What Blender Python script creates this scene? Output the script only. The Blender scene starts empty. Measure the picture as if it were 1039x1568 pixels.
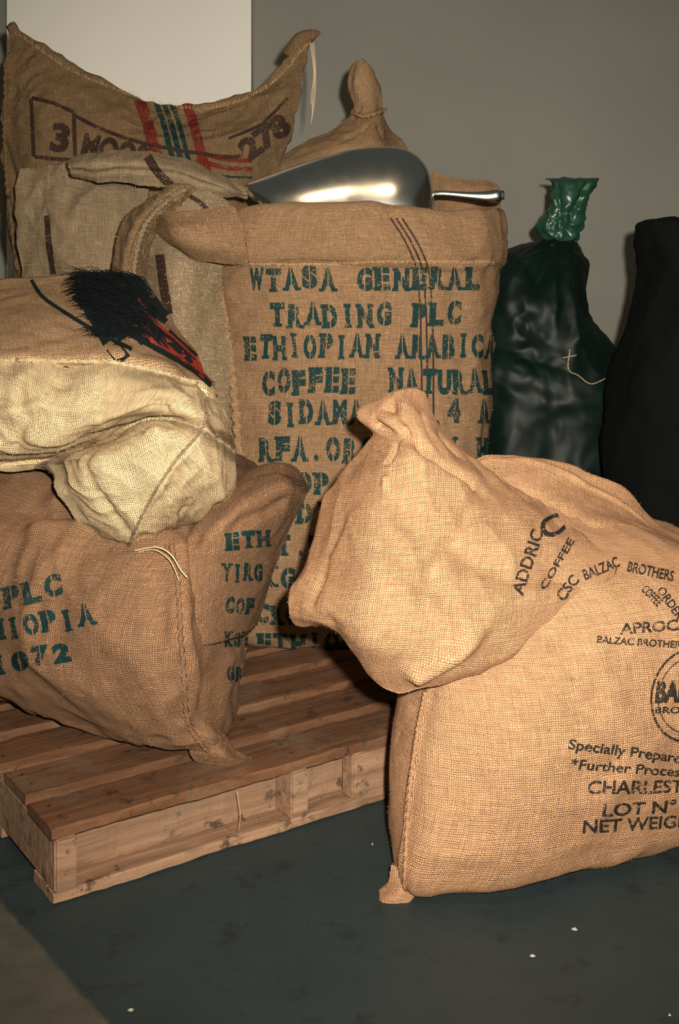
import bpy, bmesh, math, random
import numpy as np
from mathutils import Vector, noise
from mathutils.bvhtree import BVHTree
random.seed(3)
F=1800.0
# survey helper: sight-line bearing + distance from the wall-parallel baseline -> world position in metres
# (every point carries its own real distance, so the solids are true 3-D shapes standing in the room)
def P(px,py,Y): return ((px-519.5)*Y/F, Y, 1.0-(py-400)*Y/F)
def G(rows): return [[P(*q) for q in r] for r in rows]
col=bpy.context.scene.collection
# ---------------- materials
def mat(name):
    m=bpy.data.materials.new(name); m.use_nodes=True
    nt=m.node_tree; b=nt.nodes['Principled BSDF']; return m,nt,b
def N(nt,t,**k):
    n=nt.nodes.new(t)
    for a,v in k.items(): setattr(n,a,v)
    return n
def M(nt,op,a,b=None,c=None):
    n=N(nt,'ShaderNodeMath',operation=op)
    for i,v in enumerate((a,b,c)):
        if v is None: continue
        if isinstance(v,(int,float)): n.inputs[i].default_value=v
        else: nt.links.new(v,n.inputs[i])
    return n.outputs[0]
def MIX(nt,f,a,b,bt='MIX'):
    n=N(nt,'ShaderNodeMix',data_type='RGBA',blend_type=bt)
    for i,v in ((0,f),(6,a),(7,b)):
        if isinstance(v,(int,float)): n.inputs[i].default_value=v
        elif isinstance(v,tuple): n.inputs[i].default_value=(*v,1) if len(v)==3 else v
        else: nt.links.new(v,n.inputs[i])
    return n.outputs[2]
def NOISE(nt,vec,scale,detail=3,rough=.5):
    n=N(nt,'ShaderNodeTexNoise'); n.inputs['Scale'].default_value=scale
    n.inputs['Detail'].default_value=detail; n.inputs['Roughness'].default_value=rough
    if vec is not None: nt.links.new(vec,n.inputs['Vector'])
    return n.outputs['Fac']
def RAMP(nt,f,lo,hi,a=0.0,b=1.0):
    n=N(nt,'ShaderNodeMapRange'); n.inputs[1].default_value=lo; n.inputs[2].default_value=hi
    n.inputs[3].default_value=a; n.inputs[4].default_value=b
    nt.links.new(f,n.inputs[0]); return n.outputs[0]
def weave(nt,p):
    tc=N(nt,'ShaderNodeTexCoord')
    nz=N(nt,'ShaderNodeTexNoise'); nz.inputs['Scale'].default_value=45; nt.links.new(tc.outputs['UV'],nz.inputs['Vector'])
    mp=N(nt,'ShaderNodeVectorMath',operation='MULTIPLY_ADD'); nt.links.new(nz.outputs['Color'],mp.inputs[0])
    mp.inputs[1].default_value=(.008,.008,0); nt.links.new(tc.outputs['UV'],mp.inputs[2])
    s=N(nt,'ShaderNodeSeparateXYZ'); nt.links.new(mp.outputs[0],s.inputs[0])
    u=M(nt,'DIVIDE',s.outputs[0],p); v=M(nt,'DIVIDE',s.outputs[1],p)
    su=M(nt,'ABSOLUTE',M(nt,'SINE',M(nt,'MULTIPLY',u,math.pi)))
    sv=M(nt,'ABSOLUTE',M(nt,'SINE',M(nt,'MULTIPLY',v,math.pi)))
    par=M(nt,'FLOORED_MODULO',M(nt,'ADD',M(nt,'FLOOR',u),M(nt,'FLOOR',v)),2.0)
    a=M(nt,'MULTIPLY',M(nt,'POWER',su,.6),M(nt,'MULTIPLY_ADD',sv,.5,.5))
    b=M(nt,'MULTIPLY',M(nt,'POWER',sv,.6),M(nt,'MULTIPLY_ADD',su,.5,.5))
    h=M(nt,'ADD',M(nt,'MULTIPLY',a,M(nt,'SUBTRACT',1.0,par)),M(nt,'MULTIPLY',b,par))
    def thr(sc):
        q=N(nt,'ShaderNodeMapping'); q.inputs['Scale'].default_value=sc; nt.links.new(tc.outputs['UV'],q.inputs['Vector'])
        return NOISE(nt,q.outputs[0],1.0,2)
    t1=thr((1/p*.8,22,1)); t2=thr((22,1/p*.8,1))
    t=M(nt,'ADD',M(nt,'MULTIPLY',t1,M(nt,'SUBTRACT',1.0,par)),M(nt,'MULTIPLY',t2,par))
    return tc,h,t
def burlap(name,c,gap=.42,p=.0034,bump=1.0,stain=.35):
    m,nt,b=mat(name); tc,h,t=weave(nt,p)
    dark=(c[0]*gap,c[1]*gap*.93,c[2]*gap*.85)
    base=MIX(nt,RAMP(nt,h,.12,.75),dark,c)
    tv=RAMP(nt,t,.3,.72,.66,1.3)
    vm=N(nt,'ShaderNodeVectorMath',operation='SCALE'); nt.links.new(base,vm.inputs[0]); nt.links.new(tv,vm.inputs['Scale']); base=vm.outputs[0]
    big=RAMP(nt,NOISE(nt,tc.outputs['Object'],5,5,.6),.35,.7)
    base=MIX(nt,M(nt,'MULTIPLY',big,stain),base,tuple(x*.62 for x in c))
    sp=RAMP(nt,NOISE(nt,tc.outputs['Object'],70,2),.70,.76)
    base=MIX(nt,M(nt,'MULTIPLY',sp,.45),base,tuple(x*.35 for x in c))
    hi=RAMP(nt,NOISE(nt,tc.outputs['Object'],260,3,.7),.62,.75)
    base=MIX(nt,M(nt,'MULTIPLY',hi,.4),base,(min(1,c[0]*1.45+.04),min(1,c[1]*1.45+.02),min(1,c[2]*1.45+.01)))
    nt.links.new(base,b.inputs['Base Color']); b.inputs['Roughness'].default_value=.8
    b.inputs['Specular IOR Level'].default_value=.25
    bp=N(nt,'ShaderNodeBump'); bp.inputs['Strength'].default_value=bump; bp.inputs['Distance'].default_value=.0022
    hh=M(nt,'ADD',h,M(nt,'MULTIPLY',t,1.3)); nt.links.new(hh,bp.inputs['Height']); nt.links.new(bp.outputs[0],b.inputs['Normal'])
    return m
def ink(name,c,cover=.52):
    m,nt,b=mat(name); tc=N(nt,'ShaderNodeTexCoord')
    b.inputs['Base Color'].default_value=(*c,1); b.inputs['Roughness'].default_value=.8; b.inputs['Specular IOR Level'].default_value=.15
    n1=NOISE(nt,tc.outputs['Object'],240,2,.6); n2=NOISE(nt,tc.outputs['Object'],25,3)
    f=RAMP(nt,M(nt,'ADD',M(nt,'MULTIPLY',n1,.7),M(nt,'MULTIPLY',n2,.4)),cover,cover+.12)
    tr=N(nt,'ShaderNodeBsdfTransparent'); mx=N(nt,'ShaderNodeMixShader'); out=nt.nodes['Material Output']
    nt.links.new(f,mx.inputs[0]); nt.links.new(b.outputs[0],mx.inputs[1]); nt.links.new(tr.outputs[0],mx.inputs[2]); nt.links.new(mx.outputs[0],out.inputs[0])
    return m
def plain(name,c,r=.7,metal=0,nscale=20,var=.3,bump=0,spec=.5):
    m,nt,b=mat(name); tc=N(nt,'ShaderNodeTexCoord')
    n=NOISE(nt,tc.outputs['Object'],nscale,4)
    nt.links.new(MIX(nt,n,tuple(x*(1-var) for x in c),tuple(min(1,x*(1+var)) for x in c)),b.inputs['Base Color'])
    b.inputs['Roughness'].default_value=r; b.inputs['Metallic'].default_value=metal; b.inputs['Specular IOR Level'].default_value=spec
    if bump:
        bp=N(nt,'ShaderNodeBump'); bp.inputs['Strength'].default_value=bump; bp.inputs['Distance'].default_value=.004
        nt.links.new(n,bp.inputs['Height']); nt.links.new(bp.outputs[0],b.inputs['Normal'])
    return m
MG=burlap('burlap_golden',(.64,.345,.185),gap=.58,stain=.35)
MC=burlap('burlap_brown',(.38,.225,.120),gap=.34)
MF=burlap('burlap_dull_brown',(.32,.172,.092),gap=.42)
MCR=burlap('burlap_cream',(.76,.56,.325),gap=.42,stain=.3)
ME=burlap('burlap_tan',(.44,.27,.145),gap=.5)
MB=burlap('burlap_aged',(.25,.155,.078),gap=.42)
MBG=burlap('burlap_greyish',(.36,.26,.158),gap=.33)
FZ=plain('jute_fibre',(.42,.26,.13),.85,nscale=300,var=.3,spec=.1); FZC=plain('pale_jute_fibre',(.55,.42,.26),.85,nscale=300,var=.3,spec=.1)
INK_T=ink('ink_teal',(.005,.026,.026),.57); INK_K=ink('ink_black',(.02,.017,.014),.57); INK_B=ink('ink_brownblack',(.03,.016,.012),.57)
INK_R=ink('stripe_red',(.12,.013,.010),.54); DYE=plain('dyed_black_yarn',(.010,.014,.014),.9,nscale=250,var=.6,spec=.1); DYR=plain('dyed_red_yarn',(.28,.03,.02),.9,nscale=250,var=.6,spec=.1)
SEAM=plain('twine',(.42,.30,.16),.9,nscale=300,var=.5)
# ---------------- mesh helpers
def crm(k,n,closed=False):
    W=np.zeros((n,k))
    for i in range(n):
        t=i*k/n if closed else i*(k-1)/(n-1)
        j=int(math.floor(t)); 
        if not closed: j=min(j,k-2)
        f=t-j
        w=[-.5*f+f*f-.5*f**3,1-2.5*f*f+1.5*f**3,.5*f+2*f*f-1.5*f**3,-.5*f*f+.5*f**3]
        for d,ww in zip((-1,0,1,2),w):
            q=j+d
            if closed: W[i,q%k]+=ww
            elif q<0: W[i,0]+=2*ww; W[i,1]-=ww
            elif q>k-1: W[i,k-1]+=2*ww; W[i,k-2]-=ww
            else: W[i,q]+=ww
    return W
def up(g,nr,nc,closed=False):
    g=np.array(g,float); A=crm(g.shape[0],nr); B=crm(g.shape[1],nc,closed)
    return np.einsum('ij,jkl,mk->iml',A,g,B)
def disp(p,amp,seed,sc=1.0):
    q=Vector((p[0]+seed*3.1,p[1]+seed*1.7,p[2]-seed))
    w=noise.noise_vector(q*2.2*sc)
    a=noise.noise(q*3.0*sc)*1.0
    r=.52-abs(noise.noise((q+w*.25)*5.0*sc))*2.6
    r2=.5-abs(noise.noise((q+w*.2)*12.0*sc))*2.4
    s=noise.noise(q*24*sc)*.16
    return amp*(a*.6+r*.65+r2*.28+s)
def finish(name,bm,m,amp=.012,seed=1,folds=(),sc=1.0,smooth=True):
    bmesh.ops.remove_doubles(bm,verts=bm.verts,dist=1e-5)
    bm.normal_update()
    bmesh.ops.recalc_face_normals(bm,faces=bm.faces)
    bm.normal_update()
    if amp or folds:
        off=[]
        for v in bm.verts:
            d=disp(v.co,amp,seed,sc) if amp else 0
            for pl,a,w in folds:
                best=9
                for i in range(len(pl)-1):
                    A=Vector(pl[i]);B=Vector(pl[i+1]);ab=B-A
                    t=max(0,min(1,(v.co-A).dot(ab)/ab.length_squared))
                    best=min(best,(v.co-A-ab*t).length)
                if best<w*3: d+=a*math.exp(-(best/w)**2)
            off.append(d)
        for v,d in zip(bm.verts,off): v.co+=v.normal*d
    me=bpy.data.meshes.new(name); bm.to_mesh(me); bm.free()
    if smooth:
        for p in me.polygons: p.use_smooth=True
    me.materials.append(m); o=bpy.data.objects.new(name,me); col.objects.link(o); return o
def arcs(S,closed):
    nr,nc,_=S.shape
    du=np.linalg.norm(np.diff(S,axis=1),axis=2); u=np.concatenate([np.zeros((nr,1)),np.cumsum(du,axis=1)],axis=1); u-=u[:,nc//2:nc//2+1]
    dv=np.linalg.norm(np.diff(S,axis=0),axis=2); v=np.concatenate([np.zeros((1,nc)),np.cumsum(dv,axis=0)],axis=0); v-=v[nr//2:nr//2+1,:]
    return u,v
def addgrid(bm,S,closed=False,flip=False):
    nr,nc,_=S.shape; uv=bm.loops.layers.uv.verify(); U,V=arcs(S,closed)
    vs=[[bm.verts.new(S[i,j]) for j in range(nc)] for i in range(nr)]
    cc=nc if closed else nc-1
    Lc=np.linalg.norm(S[:,0]-S[:,-1],axis=1)
    for i in range(nr-1):
        for j in range(cc):
            k=(j+1)%nc
            q=[(i,j),(i,k),(i+1,k),(i+1,j)]
            if flip:q=q[::-1]
            f=bm.faces.new([vs[a][b] for a,b in q])
            for l,(a,b) in zip(f.loops,q):
                uu=U[a,b]
                if closed and k==0 and b==0: uu=U[a,-1]+Lc[a]
                l[uv].uv=(uu,V[a,b])
    return vs
def pillow(name,g,m,thick=.2,dirv=(0,1,0),nr=120,nc=120,e=.45,**k):
    S=up(g,nr,nc); bm=bmesh.new(); addgrid(bm,S)
    a=np.sin(np.pi*np.linspace(0,1,nr)).clip(0)**e; b=np.sin(np.pi*np.linspace(0,1,nc)).clip(0)**e
    pr=np.outer(a,b)[:,:,None]; pr[0]=pr[-1]=0; pr[:,0]=pr[:,-1]=0
    addgrid(bm,S+pr*thick*np.array(dirv)[None,None,:],flip=True)
    return finish(name,bm,m,**k)
def loft(name,rings,m,nr=130,nc=200,cap=True,**k):
    S=up(rings,nr,nc,True); bm=bmesh.new(); vs=addgrid(bm,S,True)
    if cap:
        for r in (vs[0],vs[-1]):
            c=bm.verts.new(sum((v.co for v in r),Vector())/len(r))
            for j in range(len(r)): bm.faces.new([r[j],r[(j+1)%len(r)],c])
    return finish(name,bm,m,**k)
def ell(cx,cy,z,a,b,n=2.5,rot=0,k=24,wob=0,seed=0):
    r=[]
    for i in range(k):
        t=-math.pi/2+2*math.pi*i/k
        c,s=math.cos(t),math.sin(t)
        x=a*math.copysign(abs(c)**(2/n),c); y=b*math.copysign(abs(s)**(2/n),s)
        w=1+wob*noise.noise(Vector((c*1.5,s*1.5,z*2+seed)))
        x*=w;y*=w
        r.append((cx+x*math.cos(rot)-y*math.sin(rot),cy+x*math.sin(rot)+y*math.cos(rot),z))
    return r
def tube(name,pts,rad,m,n=12,nl=60,amp=0,seed=1,twist=0,flat=1.0):
    pts=np.array([list(p) for p in pts],float); W=crm(len(pts),nl); C=W@pts
    if isinstance(rad,(int,float)): R=np.full(nl,rad)
    else: R=W@np.array(rad,float)
    bm=bmesh.new(); S=np.zeros((nl,n,3)); prev=None
    for i in range(nl):
        t=Vector(C[min(i+1,nl-1)]-C[max(i-1,0)]).normalized()
        if prev is None: a=t.cross(Vector((0.3,.9,.3))).normalized()
        else: a=(prev-t*prev.dot(t)).normalized()
        prev=a; b=t.cross(a)
        for j in range(n):
            an=2*math.pi*j/n; rr=R[i]*(1+ (0.35*math.cos(2*an+i*twist) if twist else 0))
            S[i,j]=C[i]+np.array(a*math.cos(an)*rr+b*math.sin(an)*rr*flat)
    vs=addgrid(bm,S,True)
    for r in (vs[0],vs[-1]): bm.faces.new(r)
    return finish(name,bm,m,amp=amp,seed=seed)
def fuzz(name,objs,n,m,lmax=.013,w=.00026,lift=.5):
    """loose jute fibres standing off the cloth"""
    bm=bmesh.new()
    for o in objs:
        me=o.data; ar=np.zeros(len(me.polygons)); me.polygons.foreach_get('area',ar); tot=ar.sum()
        cnt=int(n*min(1,tot)); cum=np.cumsum(ar)/tot
        for i in range(cnt):
            f=me.polygons[int(np.searchsorted(cum,random.random()))]
            if f.normal.y>.35: continue
            p=Vector(f.center); nn=Vector(f.normal); t=nn.cross(Vector((random.gauss(0,1),random.gauss(0,1),random.gauss(0,1))))
            if t.length<1e-4: continue
            t.normalize(); L=random.uniform(.3,1)*lmax; k=random.random()**2*lift
            s=t.cross(nn)*w; bnd=t.cross(nn)*random.uniform(-.3,.3)*L
            a=p+nn*.0006; b=p+t*L*.5+nn*(k*L*.7+.001)+bnd*.5; c=p+t*L*.9+nn*(k*L+.0008)-bnd*.3
            v=[bm.verts.new(q) for q in (a-s,a+s,b-s,b+s,c)]
            bm.faces.new((v[0],v[1],v[3],v[2])); bm.faces.new((v[2],v[3],v[4]))
    return raw(name,bm,m)
def fringe(name,T,pts,n,m,L=.012,w=.0004,out=(0,-.3,1)):
    """frayed edge threads along a hem"""
    C=crm(len(pts),n)@np.array(pts); bm=bmesh.new(); o=Vector(out)
    for c in C:
        h=cast(T,c,view(c),.001)
        if h is None: continue
        t=(o+Vector((random.gauss(0,.5),random.gauss(0,.5),random.gauss(0,.5)))).normalized()*random.uniform(.3,1)*L
        s=t.cross(Vector((0,1,0))).normalized()*w
        b=h+t*.5+Vector((random.gauss(0,1),random.gauss(0,1),random.gauss(0,1)))*.002; e=h+t
        v=[bm.verts.new(q) for q in (h-s,h+s,b-s,b+s,e)]
        bm.faces.new((v[0],v[1],v[3],v[2])); bm.faces.new((v[2],v[3],v[4]))
    return raw(name,bm,m)
def raw(name,bm,m):
    me=bpy.data.meshes.new(name); bm.to_mesh(me); bm.free(); me.materials.append(m)
    o=bpy.data.objects.new(name,me); col.objects.link(o); return o
def bvh(o):
    me=o.data; return BVHTree.FromPolygons([v.co[:] for v in me.vertices],[p.vertices[:] for p in me.polygons])
def cast(T,p,d,off):
    best=None
    for t in T:
        h=t.ray_cast(Vector(p)-d*1.0,d,2.5)
        if h[0] is not None and (best is None or h[3]<best[2]): best=(h[0],h[1],h[3])
    if best is None: return None
    n=best[1]
    if n.dot(d)>0:n=-n
    return best[0]+n*off
def view(p): return (Vector(p)-Vector((0,0,1))).normalized()
def project(name,bm,T,p0,ex,ey,m,d,off=.0018):
    dead=[]
    for v in bm.verts:
        w=Vector(p0)+ex*v.co.x+ey*v.co.y
        h=cast(T,w,d,off)
        if h is None: dead.append(v)
        else: v.co=h
    if dead: bmesh.ops.delete(bm,geom=dead,context='VERTS')
    big=[f for f in bm.faces if max((e.calc_length() for e in f.edges),default=0)>.05]
    if big: bmesh.ops.delete(bm,geom=big,context='FACES')
    return raw(name,bm,m)
def slice_(bm,step):
    for ax in (0,1):
        if not bm.verts: return
        lo=min(v.co[ax] for v in bm.verts); hi=max(v.co[ax] for v in bm.verts)
        x=lo+step
        no=Vector((1,0,0)) if ax==0 else Vector((0,1,0))
        while x<hi:
            bmesh.ops.bisect_plane(bm,geom=bm.verts[:]+bm.edges[:]+bm.faces[:],plane_co=no*x,plane_no=no); x+=step
def glyph(s,bold=.0):
    cu=bpy.data.curves.new('t','FONT'); cu.body=s; cu.offset=bold; cu.resolution_u=4
    o=bpy.data.objects.new('t',cu); col.objects.link(o)
    dg=bpy.context.evaluated_depsgraph_get(); me=bpy.data.meshes.new_from_object(o.evaluated_get(dg))
    bm=bmesh.new(); bm.from_mesh(me); bpy.data.objects.remove(o); bpy.data.meshes.remove(me)
    bmesh.ops.dissolve_limit(bm,angle_limit=.01,verts=bm.verts,edges=bm.edges)
    bmesh.ops.triangulate(bm,faces=bm.faces)
    return bm
def fit(bm,w,h):
    xs=[v.co.x for v in bm.verts]; ys=[v.co.y for v in bm.verts]
    if not xs: return
    a,b=min(xs),max(xs); c,d=min(ys),max(ys)
    for v in bm.verts: v.co.x=(v.co.x-a)/max(b-a,1e-6)*w; v.co.y=(v.co.y-c)/max(d-c,1e-6)*h
def rect(bm,x0,x1,y0,y1):
    v=[bm.verts.new(q) for q in ((x0,y0,0),(x1,y0,0),(x1,y1,0),(x0,y1,0))]; bm.faces.new(v)
def text(name,s,T,p0,p1,h,m,stencil=False,bold=.012,step=.009,tilt=None):
    p0=Vector(p0);p1=Vector(p1);ex=(p1-p0); L=ex.length; ex.normalize(); d=view((p0+p1)/2)
    ey=Vector((0,0,1)) if tilt is None else Vector(tilt); ey=(ey-ex*ey.dot(ex)).normalized()
    if not stencil:
        bm=glyph(s,bold); fit(bm,L,h); slice_(bm,step)
    else:
        bm=bmesh.new(); cw=L/len(s)
        for i,ch in enumerate(s):
            if ch==' ': continue
            g=glyph(ch,.07); w=cw*(.84 if ch not in 'I.' else .26); fit(g,w,h)
            if ch in 'ABDGOPQRCE087S9N':
                for xx in (w*.46,w*.54): bmesh.ops.bisect_plane(g,geom=g.verts[:]+g.edges[:]+g.faces[:],plane_co=(xx,0,0),plane_no=(1,0,0))
                bmesh.ops.delete(g,geom=[f for f in g.faces if w*.46<f.calc_center_median().x<w*.54],context='FACES')
            e=h*.14; q=cw*.09
            if ch in 'IT': 
                c_=w/2; rect(g,c_-w*(.8 if ch=='I' else .3),c_+w*(.8 if ch=='I' else .3),0,e)
                if ch=='I': rect(g,c_-w*.8,c_+w*.8,h-e,h)
                else: rect(g,0,q,h*.72,h); rect(g,w-q,w,h*.72,h)
            elif ch in 'AHKNMRX': rect(g,-q,w*.28,0,e); rect(g,w*.72,w+q,0,e)
            elif ch in 'PFLED': rect(g,-q,w*.3,0,e); rect(g,-q,w*.2,h-e,h)
            if ch in 'HKNUVXY': rect(g,-q,w*.28,h-e,h); rect(g,w*.72,w+q,h-e,h)
            jy=random.uniform(-.07,.07)*h; sk=random.uniform(-.07,.07)
            for v in g.verts: v.co.x+=i*cw+(cw-w)/2+v.co.y*sk; v.co.y+=jy
            if ch=='.':
                for v in g.verts: v.co.y=(v.co.y-jy)*.25+jy
            slice_(g,step)
            tm=bpy.data.meshes.new('x'); g.to_mesh(tm); g.free(); bm.from_mesh(tm); bpy.data.meshes.remove(tm)
    return project(name,bm,T,p0,ex,ey,m,d)
def band(name,T,pts,w,m,off=.0016,n=80):
    C=crm(len(pts),n)@np.array(pts); d=view(pts[len(pts)//2]); bm=bmesh.new(); rows=[]
    for i in range(n):
        t=Vector(C[min(i+1,n-1)]-C[max(0,i-1)]).normalized(); s=t.cross(d).normalized()
        r=[]
        for k in (-1,-.5,0,.5,1):
            h=cast(T,Vector(C[i])+s*k*w/2,d,off); r.append(None if h is None else bm.verts.new(h))
        rows.append(r)
    for i in range(n-1):
        for k in range(4):
            q=[rows[i][k],rows[i][k+1],rows[i+1][k+1],rows[i+1][k]]
            if None in q or (q[0].co-q[2].co).length>.06: continue
            bm.faces.new(q)
    return raw(name,bm,m)
def stitched(name,T,pts,r,m,n=60,twist=.9):
    C=crm(len(pts),n)@np.array(pts); d=view(pts[len(pts)//2])
    q=[]
    for c in C:
        h=cast(T,c,d,r*.4)
        if h is not None and (not q or (h-q[-1]).length<.15): q.append(h)
    return tube(name,q,r,m,n=8,nl=n*3,twist=twist)
def group(name,objs,loc=(0,0,0)):
    e=bpy.data.objects.new(name,None); e.empty_display_size=.1; col.objects.link(e)
    for o in objs:
        if o is not None: o.parent=e
    return e
# ================= ROOM
def quad(name,vs,m):
    me=bpy.data.meshes.new(name); me.from_pydata(vs,[],[(0,1,2,3)]); me.materials.append(m)
    o=bpy.data.objects.new(name,me); col.objects.link(o); return o
def box(bm,c,s,R=None,bev=.003):
    r=bmesh.ops.create_cube(bm,size=1); vs=r['verts']
    for v in vs:
        v.co=Vector((v.co.x*s[0],v.co.y*s[1],v.co.z*s[2]))+Vector(c)
    if bev:
        es=list({e for v in vs for e in v.link_edges}); bmesh.ops.bevel(bm,geom=es,offset=bev,segments=2,affect='EDGES')
def plank(bm,c,s,n=46,j=.0028):
    """rough-sawn board along x with worn, chipped arrises"""
    sec=[(-.5,-.42),(-.5,.30),(-.47,.5),(-.2,.5),(0,.5),(.2,.5),(.47,.5),(.5,.30),(.5,-.42),(.46,-.5),(-.46,-.5)]
    sd=random.random()*90; rows=[]
    for i in range(n):
        x=(i/(n-1)-.5)*s[0]; r=[]
        for k,(yy,zz) in enumerate(sec):
            q=Vector((x*9+sd,k*1.7,sd)); q2=Vector((x*45+sd,k*1.3,sd))
            dy=noise.noise(q)*j+noise.noise(q2)*j*.6; dz=(noise.noise(q+Vector((0,0,5)))*j*.5+noise.noise(q2)*j*.3)
            chip=max(0,noise.noise(Vector((x*14+sd,k,3)))-.25)*.016 if k in (2,6) else 0
            r.append(bm.verts.new((c[0]+x,c[1]+yy*s[1]+dy-(chip if yy>0 else -chip),c[2]+zz*s[2]+min(dz,.0012)-chip*.6)))
        rows.append(r)
    m_=len(sec)
    for i in range(n-1):
        for k in range(m_): bm.faces.new((rows[i][k],rows[i][(k+1)%m_],rows[i+1][(k+1)%m_],rows[i+1][k]))
    bm.faces.new(rows[0]); bm.faces.new(rows[-1][::-1])
mf,nt,b=mat('floor_paint'); tc=N(nt,'ShaderNodeTexCoord'); ob=tc.outputs['Object']
s=N(nt,'ShaderNodeSeparateXYZ'); nt.links.new(ob,s.inputs[0])
line=M(nt,'ADD',M(nt,'MULTIPLY',s.outputs[0],.793),M(nt,'MULTIPLY',s.outputs[1],.609))
line=M(nt,'ADD',line,M(nt,'MULTIPLY',NOISE(nt,ob,30,3),.012))
mask=RAMP(nt,line,.700,.708)
g=MIX(nt,NOISE(nt,ob,6,5,.6),(.014,.024,.026),(.031,.045,.047))
g=MIX(nt,M(nt,'MULTIPLY',RAMP(nt,NOISE(nt,ob,14,6,.7),.56,.74),.75),g,(.007,.008,.007))
g=MIX(nt,M(nt,'MULTIPLY',RAMP(nt,NOISE(nt,ob,90,3,.6),.70,.76),.35),g,(.08,.09,.08))
mp=N(nt,'ShaderNodeMapping'); mp.inputs['Scale'].default_value=(3,14,1); mp.inputs['Rotation'].default_value=(0,0,.5); nt.links.new(ob,mp.inputs[0])
g=MIX(nt,M(nt,'MULTIPLY',RAMP(nt,NOISE(nt,mp.outputs[0],3,5,.7),.62,.70),.35),g,(.05,.055,.045))
cn=MIX(nt,NOISE(nt,ob,25,5),(.045,.044,.036),(.105,.10,.08))
nt.links.new(MIX(nt,mask,cn,g),b.inputs['Base Color']); b.inputs['Roughness'].default_value=.6; b.inputs['Specular IOR Level'].default_value=.35
bp=N(nt,'ShaderNodeBump'); bp.inputs['Strength'].default_value=.2; bp.inputs['Distance'].default_value=.004
nt.links.new(NOISE(nt,ob,40,4),bp.inputs['Height']); nt.links.new(bp.outputs[0],b.inputs['Normal'])
quad('floor',[(-3,-1,0),(3,-1,0),(3,4.5,0),(-3,4.5,0)],mf)
WG=plain('wall_grey_paint',(.245,.238,.208),.75,nscale=2,var=.14,bump=.03)
WW=plain('wall_white_paint',(.90,.87,.81),.8,nscale=3,var=.04,bump=.03)
DK=plain('dark_opening',(.02,.02,.022),.6)  # near-black colour for the shade inside the doorway and the handle end
quad('wall_back',[(-3,4.5,0),(3,4.5,0),(3,4.5,3),(-3,4.5,3)],WG)
quad('wall_left',[(-3,-1,0),(-3,4.5,0),(-3,4.5,3),(-3,-1,3)],WG)
quad('wall_right',[(3,4.5,0),(3,-1,0),(3,-1,3),(3,4.5,3)],WG)
bm=bmesh.new(); box(bm,(-.78,4.42,1.5),(.905,.14,3.0),bev=.004); finish('wall_partition',bm,WW,amp=0,smooth=False)
bm=bmesh.new(); box(bm,(-1.9,4.44,1.2),(1.2,.06,2.4),bev=.004); finish('dark_doorway_1',bm,DK,amp=0,smooth=False)  # dark slab, painted as the darkness of the doorway
# ================= PALLET
def wood(name,c0,c1,ax=(1.6,55,55),grey=.4):
    wm,nt,b=mat(name); tc=N(nt,'ShaderNodeTexCoord')
    dn=N(nt,'ShaderNodeTexNoise'); dn.inputs['Scale'].default_value=3; nt.links.new(tc.outputs['Object'],dn.inputs['Vector'])
    va=N(nt,'ShaderNodeVectorMath',operation='MULTIPLY_ADD'); nt.links.new(dn.outputs['Color'],va.inputs[0]); va.inputs[1].default_value=(.05,.05,.05); nt.links.new(tc.outputs['Object'],va.inputs[2])
    mp=N(nt,'ShaderNodeMapping'); mp.inputs['Scale'].default_value=ax; nt.links.new(va.outputs[0],mp.inputs[0])
    gr=NOISE(nt,mp.outputs[0],1.2,6,.65)
    c=MIX(nt,RAMP(nt,gr,.3,.7),c0,c1)
    mp2=N(nt,'ShaderNodeMapping'); mp2.inputs['Scale'].default_value=(.8,8.2,3); nt.links.new(tc.outputs['Object'],mp2.inputs[0])
    c=MIX(nt,M(nt,'MULTIPLY',RAMP(nt,NOISE(nt,mp2.outputs[0],1,1),.4,.6),.55),c,tuple(x*.45 for x in c1))
    c=MIX(nt,M(nt,'MULTIPLY',RAMP(nt,NOISE(nt,tc.outputs['Object'],28,4,.7),.57,.65),.75),c,(.02,.014,.010))
    c=MIX(nt,M(nt,'MULTIPLY',RAMP(nt,NOISE(nt,tc.outputs['Object'],7,4,.7),.52,.7),grey),c,(.20,.145,.10))
    nt.links.new(c,b.inputs['Base Color']); b.inputs['Roughness'].default_value=.8; b.inputs['Specular IOR Level'].default_value=.25
    bp=N(nt,'ShaderNodeBump'); bp.inputs['Strength'].default_value=.8; bp.inputs['Distance'].default_value=.0028; nt.links.new(gr,bp.inputs['Height']); nt.links.new(bp.outputs[0],b.inputs['Normal'])
    return wm
wt=wood('weathered_plank',(.060,.025,.012),(.19,.086,.040)); ws=wood('pale_stringer_wood',(.15,.082,.048),(.38,.225,.135))
L,D,H=1.35,1.2,.121
nb=9; bw=.108; gap=(D-nb*bw)/(nb-1)
bm=bmesh.new()
for i in range(nb): plank(bm,(L/2+random.uniform(-.008,.008),bw/2+i*(bw+gap),H-.009+random.uniform(-.001,.001)),(L,bw,.018),n=150)
dk=finish('deck_boards',bm,wt,amp=0,smooth=False)
bm=bmesh.new()
for i,yy in enumerate((.05,.30,.6,.9,D-.05)): plank(bm,(L/2,yy,.0095),(L-.002*i,.09,.016),n=150)
for xx in (.02,.45,.90,L-.02): box(bm,(xx,D/2,.0595),(.036,D-.006,.083))
plank(bm,(L/2,.065,.0595),(L-.05,.016,.084),n=120)
box(bm,(.665,.024,.0595),(.20,.035,.083))
st=finish('stringers',bm,ws,amp=0,smooth=False)
bm=bmesh.new()
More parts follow.
